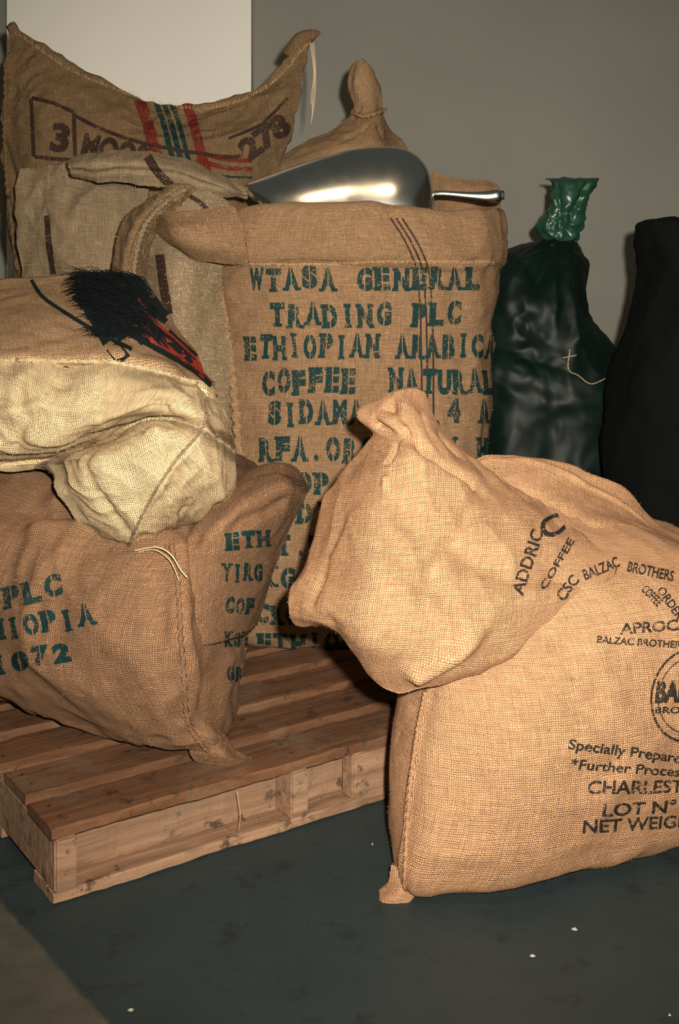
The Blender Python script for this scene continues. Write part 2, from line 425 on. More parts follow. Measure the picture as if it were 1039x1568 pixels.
for xx in (.02,.45,.90,L-.02):
    for i in range(nb):
        for k in (.3,.7):
            r=bmesh.ops.create_circle(bm,cap_ends=True,segments=8,radius=.0035)
            for v in r['verts']: v.co+=Vector((xx+random.uniform(-.006,.006),i*(bw+gap)+bw*k,H+.0022))
nl_=raw('nails',bm,plain('nail_steel',(.03,.025,.02),.5))
straw=tube('straw',[(.32,-.004,.10),(.325,-.006,.06),(.322,-.004,.03)],.0007,SEAM,n=5,nl=12)
pal=group('wooden_pallet',[dk,st,nl_,straw]); pal.location=(-.441,1.818,0.001); pal.rotation_euler=(0,0,math.radians(34))
# ================= CENTRAL SACK
cx,cy=.042,2.87
prof=[(.125,.27,.21),(.135,.30,.235),(.17,.318,.255),(.3,.330,.275),(.5,.334,.275),(.7,.334,.268),(.85,.336,.264),(.95,.345,.268),(.985,.345,.268),(.993,.351,.274),(1.002,.358,.280),(1.03,.362,.284),(1.09,.358,.281),(1.118,.352,.275),(1.126,.338,.262),(1.115,.328,.25),(1.06,.322,.245),(1.03,.320,.243)]
rings=[]
for z,a,b_ in prof:
    r=ell(cx-.02*(1-(z-.12)),cy,z,a,b_,2.8,wob=.05)
    if z>.96: r=[(x,y,zz+.018*noise.noise(Vector((x*6,y*5,7)))-.006*(x>0)*x*3) for x,y,zz in r]
    rings.append(r)
cen=loft('sack_body',rings,MC,nr=240,nc=260,amp=.013,seed=4,folds=[([P(600,330,2.6),P(640,420,2.6),P(655,700,2.6)],-.010,.02),([P(320,402,2.6),P(450,404,2.6),P(600,398,2.6),P(757,400,2.65)],-.009,.008),([P(420,420,2.6),P(450,520,2.6),P(430,660,2.6)],.008,.03),([P(700,450,2.62),P(720,600,2.62)],-.008,.025)])
T=[bvh(cen)]
beans=loft('coffee_beans',[ell(cx,cy,1.0,.30,.22,3),ell(cx,cy,1.06,.31,.235,3),ell(cx,cy,1.075,.2,.15,2.5),ell(cx,cy,1.085,.02,.02,2)],plain('coffee_bean_brown',(.06,.03,.015),.5,nscale=120,var=.8,bump=1),nr=40,nc=80,amp=.004,sc=4)
ch=[cen,beans]
Yt=2.62
lines=[("WTASA GENERAL",378,738,445,36),("TRADING PLC",412,708,501,37),("ETHIOPIAN ARABICA",370,768,550,38),("COFFEE  NATURAL",398,766,604,39),("SIDAMA  GR.4 A",408,758,652,38),("RFA.ORG CONV.H",395,755,708,38),("CTOP  LOT 58",400,720,756,34),("ADDIS ABABA",400,690,802,32),("ET.1025  ADDIS",400,740,850,32),("KG 60 NET",400,640,900,32),("CROP 14.15",390,620,955,30),("ETHIOPIA",390,600,998,28)]
for i,(s_,x0,x1,yb,hh) in enumerate(lines):
    ch.append(text('print_%d'%i,s_,T,P(x0,yb,Yt),P(x1,yb-2,Yt),hh*Yt/F,INK_T,stencil=True))
for k,x in enumerate((640,649,658)):
    ch.append(band('woven_stripe_%d'%k,T,[P(x-42,335,Yt),P(x-15,380,Yt),P(x,430,Yt),P(x+5,560,Yt),P(x+5,720,Yt)],.004,INK_B))
ch.append(stitched('side_seam',T,[P(332,408,Yt),P(345,480,Yt),P(358,580,Yt),P(370,720,Yt),P(378,860,Yt)],.010,ME,n=70))
lb=pillow('cuff_fold',G([[(235,338,2.66),(250,325,2.62),(300,318,2.60),(360,316,2.62)],[(238,352,2.66),(262,350,2.56),(310,350,2.55),(370,345,2.60)],[(248,370,2.66),(275,375,2.56),(320,380,2.55),(375,380,2.60)],[(275,392,2.66),(290,398,2.62),(330,402,2.60),(380,402,2.62)]]),MC,thick=.12,amp=.008,seed=9,nr=70,nc=70)
ch.append(lb)
ch.append(fringe('cuff_fringe',T,[P(325,401,Yt),P(450,403,Yt),P(600,399,Yt),P(755,400,Yt+.05)],500,FZ,L=.010,out=(0,-.3,-1)))
ch.append(pillow('rear_rim_fold',G([[(662,262,3.02),(690,270,3.0),(730,276,3.0),(760,280,3.02)],[(655,285,3.02),(690,290,2.98),(730,292,2.98),(766,295,3.02)],[(655,330,3.05),(690,330,3.0),(730,330,3.0),(766,330,3.05)]]),MC,thick=.05,amp=.006,seed=19,nr=60,nc=60))
ch.append(fuzz('loose_fibres',[cen,lb],12000,FZ,lmax=.012))
group('coffee_sack',ch)
# ================= SCOOP
al,nt,b=mat('polished_aluminium'); b.inputs['Metallic'].default_value=1; b.inputs['Base Color'].default_value=(.92,.91,.88,1)
tc=N(nt,'ShaderNodeTexCoord'); nt.links.new(RAMP(nt,NOISE(nt,tc.outputs['Object'],14,4),.3,.7,.16,.24),b.inputs['Roughness'])
bm=bmesh.new(); YS=2.80
sec=[(663,298,314,.02),(661,278,328,.055),(651,252,338,.083),(630,233,340,.10),(600,225,340,.108),(550,227,340,.108),(500,238,338,.106),(450,254,332,.10),(412,268,320,.085),(385,278,302,.05),(376,282,289,.015)]
S=[]
for px,ty,by,hd in sec:
    x,_,zt=P(px,ty,YS); _,_,zb=P(px,by,YS); r=[]
    for k in range(15):
        a=math.radians(200-220*k/14)
        r.append((x,YS-hd*math.cos(a+math.pi),zb+(zt-zb)*math.sin(a) if math.sin(a)>0 else zb+(zt-zb)*.5*math.sin(a)))
    S.append(r)
addgrid(bm,up(S,90,70))
sc_=finish('scoop_bowl',bm,al,amp=0)
md=sc_.modifiers.new('s','SOLIDIFY'); md.thickness=.003
hd=tube('handle',[P(655,298,YS),P(680,297,YS-.01),(P(715,300,YS-.015)),P(745,302,YS-.015),P(762,300,YS-.015),P(768,299,YS-.015)],[.009,.008,.010,.015,.016,.009],al,n=24)
hc=tube('handle_dark_hole',[P(766,299,YS-.015),P(771,299,YS-.015)],.011,DK,n=20,nl=4)  # dark plug, its colour stands for shade in the hollow handle end
group('metal_scoop',[sc_,hd,hc])
# ================= EAR SACK (behind centre)
g=[[(541,96,3.3),(547,90,3.28),(556,90,3.28),(562,95,3.3)],
[(533,125,3.3),(545,120,3.27),(570,118,3.27),(586,140,3.3)],
[(540,165,3.3),(555,165,3.26),(575,160,3.26),(590,165,3.3)],
[(515,192,3.3),(545,192,3.22),(580,185,3.22),(597,195,3.3)],
[(440,232,3.3),(500,225,3.15),(570,220,3.15),(618,220,3.3)],
[(385,270,3.3),(470,260,3.15),(560,260,3.15),(650,270,3.3)],
[(370,350,3.32),(460,350,3.2),(560,350,3.2),(680,350,3.32)],
[(380,600,3.32),(460,600,3.2),(560,600,3.2),(680,600,3.32)],
[(400,870,3.32),(460,876,3.28),(560,876,3.28),(660,870,3.32)]]
es=pillow('sack_body',G(g),ME,thick=.16,amp=.010,seed=21,nr=180,sc=1.4,folds=[([P(560,150,3.2),P(560,190,3.2),P(520,225,3.15)],-.012,.012),([P(580,160,3.2),P(585,200,3.2),P(600,230,3.15)],-.01,.01)])
kn=tube('ear_tie',[P(538,172,3.27),P(555,178,3.22),P(572,174,3.22),P(590,168,3.27)],.006,ME,n=8,twist=.7)
group('coffee_sack',[es,kn,fuzz('loose_fibres',[es],5000,FZ,lmax=.016)])
# ================= BACK-LEFT TALL SACK
g=[[(18,38,3.2),(60,62,3.2),(130,112,3.2),(205,150,3.2),(290,160,3.2),(370,150,3.18),(425,105,3.15),(478,52,3.15)],
[(8,90,3.2),(60,108,3.17),(130,148,3.15),(205,180,3.15),(290,190,3.15),(370,182,3.13),(425,145,3.12),(468,100,3.14)],
[(2,190,3.2),(60,190,3.12),(130,210,3.1),(205,225,3.1),(290,232,3.1),(370,225,3.08),(420,205,3.1),(455,180,3.14)],
[(5,280,3.2),(60,290,3.08),(130,290,3.06),(205,290,3.06),(290,290,3.06),(360,280,3.06),(400,262,3.1),(430,245,3.14)],
[(22,420,3.2),(70,420,3.05),(130,420,3.0),(200,420,3.0),(270,420,3.0),(330,400,3.03),(370,380,3.08),(400,370,3.14)],
[(40,650,3.2),(80,650,3.05),(130,650,3.0),(200,650,3.0),(270,650,3.0),(330,650,3.03),(360,650,3.08),(390,650,3.14)],
[(60,890,3.2),(90,900,3.08),(140,905,3.05),(200,905,3.05),(270,905,3.05),(320,905,3.05),(350,900,3.08),(380,890,3.14)]]
bb=pillow('sack_body',G(g),MB,thick=.12,amp=.018,seed=31,nr=170,nc=150,sc=1.4,folds=[([P(20,45,3.2),P(130,118,3.2),P(290,168,3.2),P(400,140,3.18),P(478,60,3.15)],.006,.012)])
T=[bvh(bb)]; ch=[bb]; YB=3.1
ch.append(text('label_3','3',T,P(75,232,YB),P(103,236,YB),46*YB/F,INK_B,bold=.05))
for nm,pts in (('a',[(48,150),(50,200),(52,240)]),('b',[(48,150),(80,158),(113,172)]),('c',[(113,172),(114,210),(115,246)]),('d',[(52,240),(80,243),(115,246)])):
    ch.append(band('label_box_'+nm,T,[P(x,y,YB) for x,y in pts],.010,INK_B))
ch.append(text('label_digits','MOO0',T,P(122,242,YB),P(222,262,YB),40*YB/F,INK_B,bold=.05))
ch.append(band('label_bar',T,[P(115,178,YB),P(160,200,YB),P(230,222,YB),P(340,240,YB),P(370,238,YB)],.010,INK_B))
ch.append(text('label_278','278',T,P(382,250,YB),P(450,200,YB),36*YB/F,INK_B,bold=.06,tilt=(.4,0,1)))
ch.append(band('label_bar_top',T,[P(350,212,YB),P(400,190,YB),P(440,150,YB)],.008,INK_B))
for k,(x,m_,w_) in enumerate(((226,INK_R,.030),(250,INK_T,.014),(262,INK_T,.014),(274,INK_T,.012),(296,INK_R,.026))):
    ch.append(band('stripe_%d'%k,T,[P(x-14,150,YB),P(x,190,YB),P(x+12,235,YB),P(x+25,280,YB)],w_,m_))
for k,(a_,w_,m_) in enumerate(((0,.012,INK_R),(13,.012,INK_R),(26,.006,INK_T))):
    ch.append(band('stripe_low_%d'%k,T,[P(300,232+a_,YB),P(345,244+a_,YB),P(385,246+a_,YB)],w_,m_))
ch.append(stitched('left_edge_seam',T,[P(10,100,YB),P(8,200,YB),P(12,280,YB),P(28,415,YB)],.006,MB))
ch.append(fringe('top_fringe',T,[P(22,50,3.2),P(130,120,3.2),P(290,168,3.2),P(400,140,3.18),P(470,70,3.15)],420,FZ,L=.020,out=(0,0,1)))
for k in range(4):
    ch.append(tube('ear_thread_%d'%k,[P(474+k*2,65,3.14),P(480+k,110,3.13),P(476+k*2,150,3.13),P(479-k,165+k*8,3.13)],.0009,FZC,n=5))
fr=tube('ear_tip',[P(448,88,3.17),P(462,64,3.16),P(478,53,3.16),P(490,50,3.16)],[.03,.026,.014,.004],MB,amp=.006,seed=3); ch.append(fr)
g=[[(30,255,2.98),(100,250,2.95),(170,258,2.93),(230,280,2.93)],[(22,320,2.98),(100,320,2.9),(170,320,2.88),(230,320,2.93)],[(28,420,2.98),(100,420,2.88),(170,420,2.86),(230,420,2.93)],[(40,640,2.98),(100,640,2.88),(170,640,2.86),(230,640,2.93)],[(50,935,2.98),(100,950,2.92),(170,950,2.92),(230,940,2.96)]]
fp=pillow('front_panel',G(g),MBG,thick=.1,amp=.014,seed=33,sc=1.3); ch.append(fp)
T2=[bvh(fp)]
ch.append(band('panel_mark',T2,[P(72,330,2.9),P(75,370,2.9),P(82,420,2.9)],.014,INK_B))
g=[[(104,248,2.80),(135,236,2.80),(200,232,2.8),(265,238,2.8),(330,262,2.8),(388,296,2.8)],
[(106,258,2.78),(140,252,2.75),(200,250,2.74),(265,256,2.74),(330,280,2.75),(388,300,2.78)],
[(110,268,2.80),(150,277,2.78),(200,282,2.77),(265,290,2.77),(330,300,2.77),(380,307,2.8)]]
mm=pillow('folded_mouth',G(g),MBG,thick=.06,amp=.008,seed=35,nr=60,nc=120,sc=1.5,folds=[([P(110,260,2.78),P(200,262,2.74),P(270,270,2.74),P(340,290,2.75)],-.008,.008)]); ch.append(mm)
ch.append(band('mouth_mark',[bvh(mm)],[P(225,240,2.75),P(240,262,2.75),P(262,284,2.75)],.02,INK_B))
ch.append(fuzz('loose_fibres',[bb,fp,mm],5000,FZ,lmax=.014))
group('coffee_sack',ch)
# ================= MIDDLE-LEFT SACK
g=[[(262,296,2.72),(290,292,2.70),(325,296,2.70),(350,310,2.72)],[(226,345,2.72),(262,340,2.66),(310,345,2.66),(350,350,2.70)],[(222,400,2.72),(250,400,2.64),(290,400,2.62),(340,400,2.68)],[(225,470,2.72),(255,470,2.62),(290,470,2.62),(345,480,2.70)],[(240,600,2.72),(270,600,2.64),(310,600,2.64),(360,600,2.70)],[(260,950,2.72),(300,985,2.68),(330,985,2.68),(370,960,2.72)]]
mb=pillow('sack_body',G(g),MBG,thick=.1,amp=.010,seed=41,nc=90)
T=[bvh(mb)]; ch=[mb]
ch.append(band('stripe',T,[P(245,390,2.66),P(250,430,2.66),P(258,480,2.66)],.02,INK_B))
ch.append(band('stripe_b',T,[P(290,300,2.66),P(305,310,2.66),P(318,322,2.66)],.01,INK_B))
re_=pillow('folded_edge',G([[(240,296,2.70),(262,284,2.68),(290,284,2.68),(306,296,2.70)],[(206,318,2.71),(232,310,2.64),(256,314,2.64),(272,332,2.70)],[(184,350,2.71),(204,346,2.63),(224,350,2.63),(240,362,2.70)],[(172,395,2.71),(188,394,2.63),(206,396,2.63),(222,405,2.70)],[(166,450,2.71),(184,450,2.63),(204,450,2.63),(222,455,2.70)],[(168,540,2.72),(186,540,2.65),(206,540,2.65),(226,540,2.71)]]),MB,thick=.05,amp=.009,seed=7,nr=120,nc=60,sc=1.6,folds=[([P(275,292,2.66),P(236,320,2.63),P(208,352,2.62),(P(192,400,2.62)),P(188,460,2.62)],-.012,.009)])
ch.append(re_)
ch.append(stitched('fold_seam',[bvh(re_)],[P(285,290,2.66),P(254,310,2.64),P(222,345,2.63),P(206,395,2.63),P(202,460,2.63)],.006,MBG))
ch.append(fuzz('loose_fibres',[mb,re_],7000,FZC,lmax=.014))
group('coffee_sack',ch)
# ================= LOWER LEFT SACK (on pallet)
R=[[(-.225,2.09,.128),(-.34,2.13,.128),(-.5,2.23,.128),(-.7,2.38,.128),(-.84,2.58,.128),(-.6,2.66,.128),(-.36,2.58,.128),(-.23,2.35,.128)],
[(-.222,2.06,.150),(-.35,2.08,.150),(-.52,2.18,.150),(-.74,2.34,.150),(-.9,2.6,.150),(-.6,2.74,.150),(-.33,2.64,.150),(-.21,2.35,.150)],
[(-.25,2.02,.22),(-.38,2.02,.22),(-.56,2.11,.22),(-.80,2.31,.22),(-.95,2.6,.22),(-.6,2.78,.22),(-.29,2.68,.22),(-.19,2.34,.22)],
[(-.272,1.995,.34),(-.42,1.99,.34),(-.6,2.09,.34),(-.83,2.29,.34),(-.97,2.6,.34),(-.6,2.78,.34),(-.27,2.68,.34),(-.175,2.33,.34)],
[(-.275,2.02,.46),(-.42,2.02,.46),(-.6,2.11,.46),(-.82,2.30,.46),(-.95,2.6,.46),(-.6,2.76,.46),(-.26,2.66,.46),(-.15,2.33,.46)],
[(-.265,2.07,.53),(-.42,2.08,.53),(-.6,2.16,.53),(-.8,2.34,.54),(-.92,2.6,.56),(-.6,2.72,.56),(-.26,2.62,.56),(-.14,2.33,.55)],
[(-.28,2.17,.57),(-.42,2.18,.58),(-.6,2.24,.60),(-.75,2.38,.62),(-.8,2.55,.62),(-.6,2.62,.62),(-.33,2.52,.61),(-.22,2.33,.60)],
[(-.4,2.3,.60),(-.45,2.29,.61),(-.55,2.31,.63),(-.65,2.4,.64),(-.66,2.48,.64),(-.55,2.5,.64),(-.44,2.44,.63),(-.4,2.36,.62)]]
lo=loft('sack_body',R,MF,nr=160,nc=240,amp=.016,seed=51,sc=1.15,folds=[([P(278,840,2.03),P(278,960,2.0),P(286,1090,2.03),P(345,1165,2.06)],.014,.013),([P(0,780,2.25),P(60,790,2.15),P(110,780,2.1)],-.030,.02),([P(0,860,2.2),P(60,815,2.12),P(130,800,2.08)],.020,.022),([P(0,830,2.2),P(60,845,2.12),P(100,870,2.08)],-.014,.02)])
ea=pillow('bottom_corner_ear',G([[(300,1120,2.06),(330,1125,2.06),(352,1140,2.08)],[(290,1150,2.06),(335,1152,2.03),(362,1160,2.07)],[(300,1165,2.06),(345,1174,2.05),(390,1164,2.07)]]),MF,thick=.05,amp=.004,seed=52,nr=40,nc=40)
lob=pillow('top_corner_fold',G([[(274,812,2.12),(315,778,2.12),(355,745,2.15),(400,722,2.2),(438,720,2.22),(460,734,2.26)],
[(272,835,2.05),(318,808,2.03),(362,778,2.05),(405,750,2.11),(444,742,2.16),(472,758,2.26)],
[(275,865,2.03),(320,845,2.02),(366,818,2.05),(411,795,2.11),(440,785,2.17),(460,792,2.27)],
[(278,915,2.02),(320,905,2.03),(360,890,2.08),(394,872,2.14),(416,862,2.2),(430,856,2.28)],
[(280,990,2.03),(316,985,2.06),(345,980,2.12),(368,975,2.18),(384,968,2.26),(395,960,2.32)]]),MF,thick=.2,amp=.010,seed=53,nr=110,nc=110,e=.3,folds=[([P(300,830,2.03),P(370,800,2.05),P(440,770,2.15)],-.012,.014)])
T=[bvh(lo),bvh(lob)]; ch=[lo,ea,lob]
for i,(s_,x0,y0,x1,y1,hh) in enumerate((("PLC",8,934,100,912,33),("HIOPIA",-12,984,147,958,32),("I072",-10,1034,112,1012,29))):
    ch.append(text('print_%d'%i,s_,T,P(x0,y0,2.18),P(x1,y1,2.06),hh*2.1/F,INK_T,stencil=True))
for i,(s_,x0,y0,x1,y1,hh) in enumerate((("ETH",345,842,415,836,26),("YIRG",338,890,402,890,28),("COF",342,940,388,940,26),("KGE",342,992,380,990,24),("GR",345,1045,372,1040,24))):
    ch.append(text('side_print_%d'%i,s_,T,P(x0,y0,2.12),P(x1,y1,2.14),hh*2.1/F,INK_T,stencil=True))
ch.append(stitched('corner_seam',T,[P(262,832,2.0),P(272,900,2.0),P(278,1000,2.0),P(286,1100,2.0),P(310,1140,2.03),P(345,1168,2.05)],.004,MF))
ch.append(tube('loose_string',[P(205,843,2.02),P(240,838,1.99),P(262,850,1.98),(P(276,872,1.98)),P(286,884,1.98)],.0013,FZC,n=6))
ch.append(tube('loose_string_b',[P(208,846,2.02),P(236,842,1.99),P(258,856,1.98),(P(268,874,1.98)),P(274,890,1.98)],.0009,FZC,n=6))
ch.append(fuzz('loose_fibres',[lo,lob,ea],8000,FZ,lmax=.009,w=.0002))
group('coffee_sack',ch)
# ================= UPPER LEFT SACK (cream mouth)
g=[[(-60,440,2.5),(0,432,2.5),(60,424,2.5),(120,418,2.5),(175,418,2.5),(218,424,2.5)],
[(-60,470,2.4),(0,460,2.38),(60,450,2.38),(120,448,2.38),(190,448,2.4),(245,462,2.45)],
[(-60,500,2.25),(0,490,2.24),(70,486,2.22),(140,488,2.22),(220,496,2.26),(285,520,2.36)],
[(-60,530,2.12),(0,525,2.12),(80,522,2.10),(160,528,2.1),(250,546,2.14),(318,575,2.25)],
[(-60,552,2.10),(0,552,2.08),(80,552,2.06),(160,554,2.05),(250,568,2.07),(328,598,2.16)],
[(-60,600,2.14),(0,600,2.12),(80,600,2.1),(160,600,2.1),(250,620,2.12),(335,640,2.2)]]
e1=pillow('sack_top',G(g),ME,thick=.3,dirv=(0,.5,-.8),amp=.012,seed=61,nr=130,nc=150)
g=[[(-70,549,2.09),(0,550,2.06),(90,552,2.045),(170,556,2.04),(240,568,2.045),(290,582,2.07),(324,598,2.13)],
[(-70,590,2.06),(0,592,2.01),(90,590,1.98),(170,588,1.97),(240,594,1.97),(298,606,2.0),(336,622,2.10)],
[(-70,650,2.05),(0,650,2.0),(85,640,1.965),(160,625,1.96),(235,612,1.96),(305,622,1.98),(345,645,2.09)],
[(-70,698,2.08),(0,694,2.03),(75,684,1.98),(150,655,1.965),(232,626,1.965),(312,640,1.965),(352,668,2.08)],
[(-60,712,2.18),(10,712,2.17),(92,698,2.17),(158,674,2.14),(232,640,2.04),(318,660,1.955),(356,692,2.08)],
[(64,726,2.13),(78,718,2.09),(110,702,2.0),(164,684,1.945),(240,662,1.935),(322,690,1.955),(358,716,2.08)],
[(82,748,2.08),(105,742,2.0),(135,738,1.95),(180,730,1.93),(248,718,1.92),(322,728,1.96),(360,745,2.09)],
[(106,785,2.07),(124,782,2.02),(152,778,1.97),(195,768,1.94),(255,758,1.935),(312,762,1.98),(346,772,2.1)],
[(138,818,2.07),(148,817,2.04),(170,812,2.0),(206,804,1.965),(258,792,1.97),(298,790,2.02),(322,795,2.12)],
[(170,836,2.09),(180,842,2.08),(190,849,2.07),(212,838,2.05),(245,820,2.05),(280,806,2.07),(300,800,2.12)]]
e2=pillow('rolled_mouth',G(g),MCR,thick=.2,amp=.012,seed=62,nr=240,nc=200,sc=1.3,folds=[([P(314,612,1.98),P(310,660,1.95),P(262,720,1.92),P(222,780,1.94),P(194,840,2.03)],.008,.008),([P(60,560,2.0),P(120,600,1.98),P(220,600,1.97)],-.010,.016),([P(130,700,1.96),P(150,760,1.95),P(190,815,1.98)],-.010,.014),([P(230,660,1.93),P(290,700,1.94),P(340,760,2.02)],.012,.012),([P(-20,640,2.0),P(60,620,1.98),P(150,640,1.96)],.012,.011),([P(100,694,2.02),P(155,668,1.98),P(215,640,1.96),P(250,622,1.96)],-.018,.009),([P(20,580,2.0),P(40,640,1.98),P(20,690,2.0)],-.008,.012),([P(280,780,1.98),P(250,740,1.94),P(270,690,1.93)],-.008,.010)])
T=[bvh(e1),bvh(e2)]; ch=[e1,e2]
ch.append(stitched('mouth_seam',T,[P(314,612,1.98),P(310,655,1.95),P(262,715,1.93),P(222,780,1.95),P(195,838,2.0)],.0024,MBG,n=50,twist=1.2))
ch.append(stitched('hem_seam',T,[P(-30,552,2.06),P(60,553,2.05),P(160,555,2.04),P(240,570,2.04),P(300,588,2.08)],.004,MCR))
ch.append(band('stripe_black_a',T,[P(48,430,2.5),P(65,455,2.38),P(100,480,2.24),P(150,510,2.15),P(200,535,2.1)],.007,DYE))
ch.append(band('stripe_red_a',T,[P(205,498,2.25),P(240,520,2.2),P(280,545,2.18),(P(322,582,2.18))],.020,DYR))
ch.append(band('stripe_black_b',T,[P(205,516,2.25),P(245,538,2.2),P(290,563,2.15),P(322,590,2.15)],.010,DYE))
ch.append(band('stripe_black_c',T,[P(190,424,2.48),P(215,450,2.42),P(240,485,2.36),P(270,515,2.3),P(312,552,2.26)],.045,DYE))
ch.append(band('stripe_red_b',T,[P(212,460,2.42),P(232,490,2.36),P(268,522,2.3),P(300,552,2.26)],.005,DYR,off=.003))
ch.append(band('tassel_root',T,[P(140,432,2.4),P(165,460,2.34),P(190,500,2.22),P(215,530,2.15)],.10,DYE))
bk=plain('black_yarn',(.006,.008,.009),1.0,nscale=200,spec=.05)
bm=bmesh.new()
for i in range(2600):
    t=random.random()
    a0=P(random.uniform(125,215)+25*t,422+95*t,2.4-.2*t)
    a=cast(T,a0,view(a0),.004)
    if a is None: continue
    ln=random.uniform(.02,.06); an=math.radians(random.gauss(205+25*(t-.5)*2,22))
    dx=Vector((math.cos(an)*ln,random.uniform(-.02,.01),math.sin(an)*ln*.7))
    if random.random()<.25: dx=Vector((ln*.8,-ln*.5,-ln*.8))
    nn=Vector((0,-.5,.8)); k=random.random()
    c_=a+dx*.5+nn*.012*k; b_=a+dx+nn*(.008*k-.004)
    s=dx.cross(nn).normalized()*.0011
    v=[bm.verts.new(q) for q in (a-s,a+s,c_-s,c_+s,b_-s*.4,b_+s*.4)]
    bm.faces.new((v[0],v[1],v[3],v[2])); bm.faces.new((v[2],v[3],v[5],v[4]))
ch.append(raw('yarn_tassel',bm,bk))
ch.append(fringe('hem_fringe',T,[P(0,551,2.06),P(90,553,2.05),P(170,556,2.04),P(240,570,2.04),P(300,588,2.08)],260,FZC,L=.009))
ch.append(fuzz('loose_fibres',[e1,e2],9000,FZC,lmax=.009,w=.0002))
group('coffee_sack',ch)
# ================= FRONT RIGHT SACK (on floor)
R=[[(.15,1.87,.004),(.18,1.86,.004),(.31,1.90,.004),(.56,2.02,.004),(.69,2.09,.004),(.74,2.22,.004),(.56,2.38,.004),(.32,2.27,.004),(.17,2.06,.004)],
[(.106,1.845,.012),(.15,1.822,.012),(.30,1.862,.012),(.575,1.99,.012),(.72,2.06,.012),(.79,2.24,.012),(.6,2.44,.012),(.3,2.31,.012),(.125,2.05,.012)],
[(.100,1.845,.05),(.16,1.80,.05),(.31,1.825,.05),(.58,1.95,.05),(.74,2.04,.05),(.82,2.24,.05),(.6,2.46,.05),(.3,2.33,.05),(.105,2.05,.05)],
[(.108,1.86,.17),(.18,1.80,.17),(.33,1.80,.17),(.60,1.92,.17),(.76,2.03,.17),(.84,2.24,.17),(.6,2.48,.17),(.3,2.36,.17),(.10,2.05,.17)],
[(.138,1.875,.31),(.2,1.83,.31),(.34,1.82,.31),(.60,1.91,.31),(.76,2.03,.31),(.83,2.24,.31),(.6,2.46,.31),(.3,2.36,.31),(.11,2.06,.31)],
[(.16,1.91,.42),(.22,1.88,.43),(.35,1.86,.44),(.60,1.93,.44),(.75,2.04,.43),(.80,2.22,.42),(.6,2.42,.45),(.32,2.34,.48),(.13,2.08,.46)],
[(.18,1.99,.50),(.24,1.96,.51),(.36,1.94,.52),(.58,2.00,.49),(.70,2.08,.46),(.74,2.2,.45),(.58,2.34,.50),(.33,2.28,.56),(.17,2.10,.55)],
[(.28,2.09,.55),(.3,2.08,.55),(.38,2.06,.55),(.5,2.08,.53),(.56,2.12,.51),(.57,2.17,.51),(.48,2.22,.53),(.36,2.2,.57),(.28,2.14,.57)]]
gb=loft('sack_body',R,MG,nr=160,nc=240,amp=.011,seed=71,folds=[([P(655,1050,1.87),P(628,1200,1.85),P(620,1370,1.845)],.007,.008),([P(760,1050,1.82),P(900,960,1.88),P(1039,950,1.98)],-.014,.03),([P(640,1340,1.83),P(800,1330,1.84),P(960,1290,1.93)],.006,.02)])
g=[[(582,614,2.04),(597,604,2.03),(608,601,2.02),(620,599,2.02),(632,599,2.03),(643,604,2.04)],
[(551,634,2.04),(580,640,2.0),(602,640,1.97),(622,636,1.96),(642,636,1.99),(660,648,2.04)],
[(577,668,2.03),(595,674,1.98),(614,674,1.95),(638,668,1.94),(664,668,1.98),(690,690,2.04)],
[(523,734,2.06),(563,718,1.96),(608,706,1.91),(670,710,1.92),(725,728,1.97),(785,755,2.04)],
[(490,790,2.05),(536,786,1.93),(586,776,1.865),(690,775,1.89),(780,785,1.93),(868,800,2.02)],
[(466,862,2.0),(516,864,1.88),(582,856,1.805),(690,855,1.83),(800,850,1.88),(915,845,1.97)],
[(444,912,1.95),(502,926,1.84),(570,940,1.775),(680,940,1.785),(800,905,1.84),(942,870,1.93)],
[(442,938,1.93),(504,952,1.84),(564,988,1.77),(668,1000,1.77),(780,962,1.82),(928,890,1.90)],
[(446,948,1.93),(508,964,1.85),(560,1010,1.79),(648,1040,1.785),(770,1003,1.82),(895,920,1.88)],
[(452,953,1.94),(514,974,1.87),(590,1062,1.82),(653,1056,1.81),(765,1015,1.83),(866,942,1.87)]]
gf=pillow('folded_top_flap',G(g),MG,thick=.10,dirv=(.3,.95,.1),amp=.013,seed=72,nr=200,nc=190,folds=[([P(590,735,1.9),P(588,800,1.87),P(580,880,1.82)],.016,.008),([P(720,850,1.83),P(800,880,1.83),P(900,865,1.92)],-.020,.028),([P(600,625,2.0),P(622,660,1.95),P(650,690,1.93),P(720,740,1.95)],-.026,.011),([P(580,650,2.0),P(604,672,1.95),P(590,700,1.93)],-.020,.008),([P(648,640,2.0),P(668,672,1.95),P(700,700,1.95)],-.014,.008),([P(800,910,1.8),P(730,975,1.78),P(640,1030,1.78)],.024,.016),([P(680,1010,1.8),P(600,985,1.78),P(520,950,1.84)],-.012,.016),([P(740,750,1.95),P(700,820,1.86),P(650,900,1.8)],-.014,.018),([P(520,780,1.93),P(490,850,1.92),P(480,920,1.88)],-.010,.013)])
g=[[(700,712,2.22),(745,697,2.2),(805,700,2.2),(858,708,2.2),(905,728,2.2),(955,748,2.22),(1005,795,2.24),(1060,842,2.26)],
[(700,735,2.2),(745,722,2.16),(805,725,2.14),(860,738,2.14),(910,760,2.14),(960,785,2.16),(1010,820,2.18),(1065,860,2.22)],
[(700,800,2.15),(760,790,2.1),(815,790,2.06),(880,800,2.04),(930,815,2.04),(980,830,2.06),(1030,850,2.1),(1080,885,2.16)],
[(720,880,2.08),(780,880,2.02),(840,870,1.98),(890,862,1.96),(940,862,1.96),(990,868,1.98),(1040,882,2.02),(1090,915,2.1)],
[(740,920,2.06),(800,920,2.02),(850,912,1.97),(900,895,1.95),(950,888,1.95),(1000,892,1.97),(1045,905,2.0),(1090,930,2.08)]]
